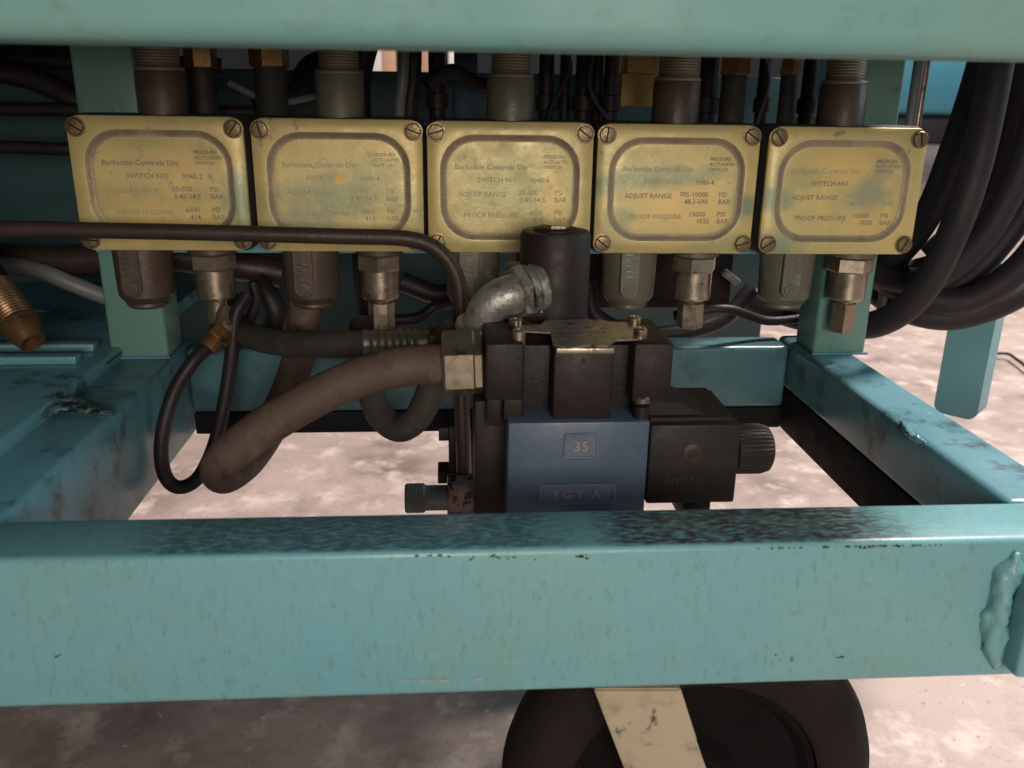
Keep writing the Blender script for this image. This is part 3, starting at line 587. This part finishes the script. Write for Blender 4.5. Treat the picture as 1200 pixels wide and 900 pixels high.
a, b = P(-6, 338, .80), P(40, 404, .765); d = (b - a).normalized(); Lc = (b - a).length
bm = BM(); lathe(bm, a, d, threads(.0165, Lc * .62, 14, .0010), 32); obj('threaded_barrel', bm, 'oldbrass', bc)
bm = BM(); lathe(bm, a + d * Lc * .62, d, [(.0150, 0), (.0170, .001), (.0155, .010), (.0130, .018), (.0115, .024), (.0100, .0245), (.0085, .012), (.001, .010)], 32); obj('nozzle', bm, 'oldbrass', bc)
bm = BM(); tube(bm, [a + d * .01, a - d * .03, P(-60, 300, .80), P(-120, 290, .82)], .015, 24, 8); obj('hose_tail', bm, 'rubber', bc, 60)

# ------------------------------------------------------------------ pipework behind the switches
G3 = 'brass-capped pipes behind the switches'
for px, w_, py, Y, lab in ((236, 17, 80, .90, 'just right of the first top collar'), (316, 21, 79, .90, 'left of the second top collar'), (861, 17, 88, .92, 'right of the fourth top collar'), (926, 12, 88, .92, 'left of the fifth top collar')):
    q = P(px, py, Y); t = thing('pipe_fitting', 'dark pipe with a brass hex cap, %s' % lab, 'pipe fitting', (q.x, q.y, q.z), G3)
    s = Y / 1016 * w_ * 1.02
    bm = BM(); hexp(bm, q, (0, 0, 1), s, .05, .0012, .35); obj('brass_nut', bm, 'brass', t)
    bm = BM(); lathe(bm, (q.x, q.y, .55), (0, 0, 1), [(s * .82, 0), (s * .82, q.z - .55)], 24); obj('pipe', bm, 'housing', t)
bm = BM(); pbox(bm, 735, 62, 776, 86, 1.0, 1.04, .001); pbox(bm, 728, 86, 768, 125, 1.0, 1.04, .001); tag(obj('brass_block', bm, 'brassblock', loc=P(750, 125, 1.0)), 'yellow brass block seen above the gap between third and fourth covers', 'block')
G4 = 'dark tubes behind the switches'
for px, r_, Y, lab in ((512, .009, 1.0, 'dark tube with a ring standing just right of the tan cupboard gap'), (640, .008, .98, 'dark ringed tube nearest the right side of the third top collar'),
        (662, .006, 1.02, 'thin dark ringed tube, second to the right of the third top collar'), (684, .009, .98, 'thickest dark ringed tube between the third top collar and the brass block'),
        (700, .006, 1.0, 'thin dark tube second from the left edge of the brass block'), (716, .008, .97, 'dark ringed tube touching the left edge of the brass block'),
        (830, .010, .98, 'thick dark ringed tube right beside the fourth top collar'), (895, .007, 1.0, 'dark tube between the two brass-capped pipes at right'), (948, .008, .98, 'dark tube just left of the fifth top collar')):
    q = P(px, 100, Y); bm = BM(); lathe(bm, (q.x, q.y, .50), (0, 0, 1), [(r_, 0), (r_, .13)] + [(r_ * 1.35, .131), (r_ * 1.35, .146), (r_, .147), (r_, .25)], 20)
    tag(obj('vertical_tube', bm, 'black', loc=(q.x, q.y, .50)), lab, 'tube', G4)
hose([(432, 40, .97), (420, 100, .97), (424, 200, .97), (428, 330, .97), (440, 430, 1.0)], .0130, 'black hose hanging just right of the second top collar', 'rubber')
hose([(474, 30, .95), (472, 90, .95), (468, 130, .95), (470, 210, .96)], .0060, 'pinkish grey hose hanging right of the second top collar', 'greyhose')
hose([(485, 30, .96), (484, 90, .96), (480, 130, .96), (480, 210, .97)], .0085, 'black hose hanging beside the pinkish grey hose', 'rubber')
hose([(268, 97, .96), (300, 112, .96), (335, 119, .97), (372, 112, .98)], .0035, 'thin grey tube sagging behind the second top collar', 'greyhose')
hose([(300, 125, .98), (345, 108, 1.0), (365, 76, 1.02), (420, 62, 1.04)], .0110, 'black hose rising behind the second top collar', 'rubber')
for path, r_, m_, lab in (([(590, 40, .93), (585, 90, .93), (600, 132, .94), (640, 150, .95)], .0022, 'brass', 'thin copper wire behind the third top collar'),
    ([(650, 40, .95), (668, 80, .95), (645, 128, .96), (640, 170, .97)], .0028, 'rubber', 'thin black cable right of the third top collar'),
    ([(700, 40, .94), (690, 100, .95), (712, 140, .95)], .0024, 'rubber', 'thin black cable left of the brass block'),
    ([(890, 40, .94), (900, 95, .95), (885, 150, .95)], .0024, 'rubber', 'thin black cable between the right brass caps'),
    ([(500, 100, .95), (530, 84, .96), (565, 100, .97), (590, 90, .98)], .0080, 'rubber', 'short black hose crossing left of the third top collar')):
    hose(path, r_, lab, m_, cat='cable' if r_ < .005 else 'hose', name='cable' if r_ < .005 else 'hose')
# manifold and hoses in the dark below the switches
bm = BM(); box(bm, (.145, 1.0, .405), (.335, 1.09, .60), .004); box(bm, (.10, 1.02, .41), (.15, 1.08, .50), .003); tag(obj('manifold_block', bm, 'black', loc=(.24, 1.04, .405)), 'large black manifold block in the dark below the fourth and fifth switches', 'manifold')
G5 = 'dark hoses in the shade below the switches'
for path, r_, lab in (([(690, 330, .96), (700, 372, .95), (760, 392, .95), (840, 378, .96), (880, 340, .98)], .010, 'black hose curving below the fourth switch'),
    ([(790, 370, .90), (850, 362, .90), (900, 376, .92), (960, 370, .93)], .0055, 'thin dark hose between the fourth and fifth port fittings'),
    ([(470, 330, .98), (520, 345, .98), (560, 320, .98)], .012, 'black hose crossing below the third switch'),
    ([(455, 375, .90), (490, 372, .90), (512, 358, .90), (535, 356, .92)], .0060, 'thin black hose arched left of the vertical pipe'),
    ([(300, 330, .93), (318, 352, .92), (322, 380, .92), (300, 420, .94)], .0120, 'dark hose hanging right of the first port fitting'),
    ([(296, 330, .90), (300, 352, .90), (292, 376, .90)], .0060, 'short dark hose beside the first port fitting')):
    hose(path, r_ * .95, lab, 'rubber', G5)
for px, py, Y, d, L, lab in ((955, 376, .90, (1, 0, -.05), .035, 'grey push fitting left of the fifth port nut'),):
    q = P(px, py, Y); bm = BM(); lathe(bm, q, d, [(.008, 0), (.010, .002), (.010, .010), (.007, .012), (.007, L)], 20); tag(obj('push_fitting', bm, 'greyhose', loc=q), lab, 'fitting')
bm = BM(); q = P(848, 318, .95); lathe(bm, q, P(866, 332, .95) - q, [(.0045, 0), (.0045, .022)], 16); tag(obj('bright_tube', bm, 'silver', loc=q), 'short pale tube right of the fourth port fitting', 'tube')

# ------------------------------------------------------------------ things far behind
a = P(1050, 140, 14); b = P(1125, 30, 14)
bl = thing('far_machine', 'blurred blue machine far behind at the upper right', 'machine', (a.x, 14, 0))
bm = BM(); box(bm, (a.x - .8, 14, .45), (b.x + .35, 15.5, 1.9), .1); box(bm, (a.x, 14.2, 1.9), (b.x - .2, 15.2, 2.6), .1); obj('machine_body', bm, 'farblue', bl)
bm = BM(); box(bm, (a.x - .7, 14.1, 0), (b.x + .2, 15.4, .45), .05); obj('machine_base', bm, 'fardark', bl)
for px, w_, py0, Y, m, lab, nm in ((438, 22, 10, 6, 'farwhite', 'blurred white cabinet far behind, left of the hanging hoses', 'cabinet'), (456, 15, 20, 5.5, 'farbeige', 'blurred tan crate stack far behind the hoses', 'crate_stack'),
        (506, 26, 15, 5.8, 'farbeige', 'blurred tan cupboard far behind, right of the hanging hoses', 'cupboard'), (530, 8, 10, 5.2, 'farwhite', 'blurred narrow white post far behind', 'post_far'),
        (12, 36, 10, 8, 'farwhite', 'blurred pale case far behind at the upper left', 'case'), (38, 18, 10, 7, 'farred', 'blurred dark red bin far behind at the upper left', 'bin'), (60, 30, 10, 7.5, 'brassblock', 'blurred yellow box far behind at the upper left', 'box'),
        (546, 26, 10, 1.12, 'darkblue', 'dark blue panel behind, left of the third top collar', 'blue_panel')):
    q = P(px, 100, Y); h = P(px, py0, Y).z; ww = w_ * Y / F / 2
    bm = BM(); box(bm, (q.x - ww, Y, 0), (q.x + ww, Y + ww * 2, h), ww * .08); nm = {'post_far': 'post'}.get(nm, nm)
    tag(obj(nm, bm, m, loc=(q.x, Y, 0)), lab, nm.replace('_', ' '))
# stray wire on the floor and concrete patch marks
pt = [Zp(1168, 414, .004), Zp(1182, 415, .004), Zp(1194, 423, .004), Zp(1215, 436, .004), Zp(1260, 440, .004)]
bm = BM(); tube(bm, pt, .004, 10, 8); tag(obj('wire', bm, 'rubber', loc=pt[0]), 'short dark wire lying on the concrete at the right', 'wire')
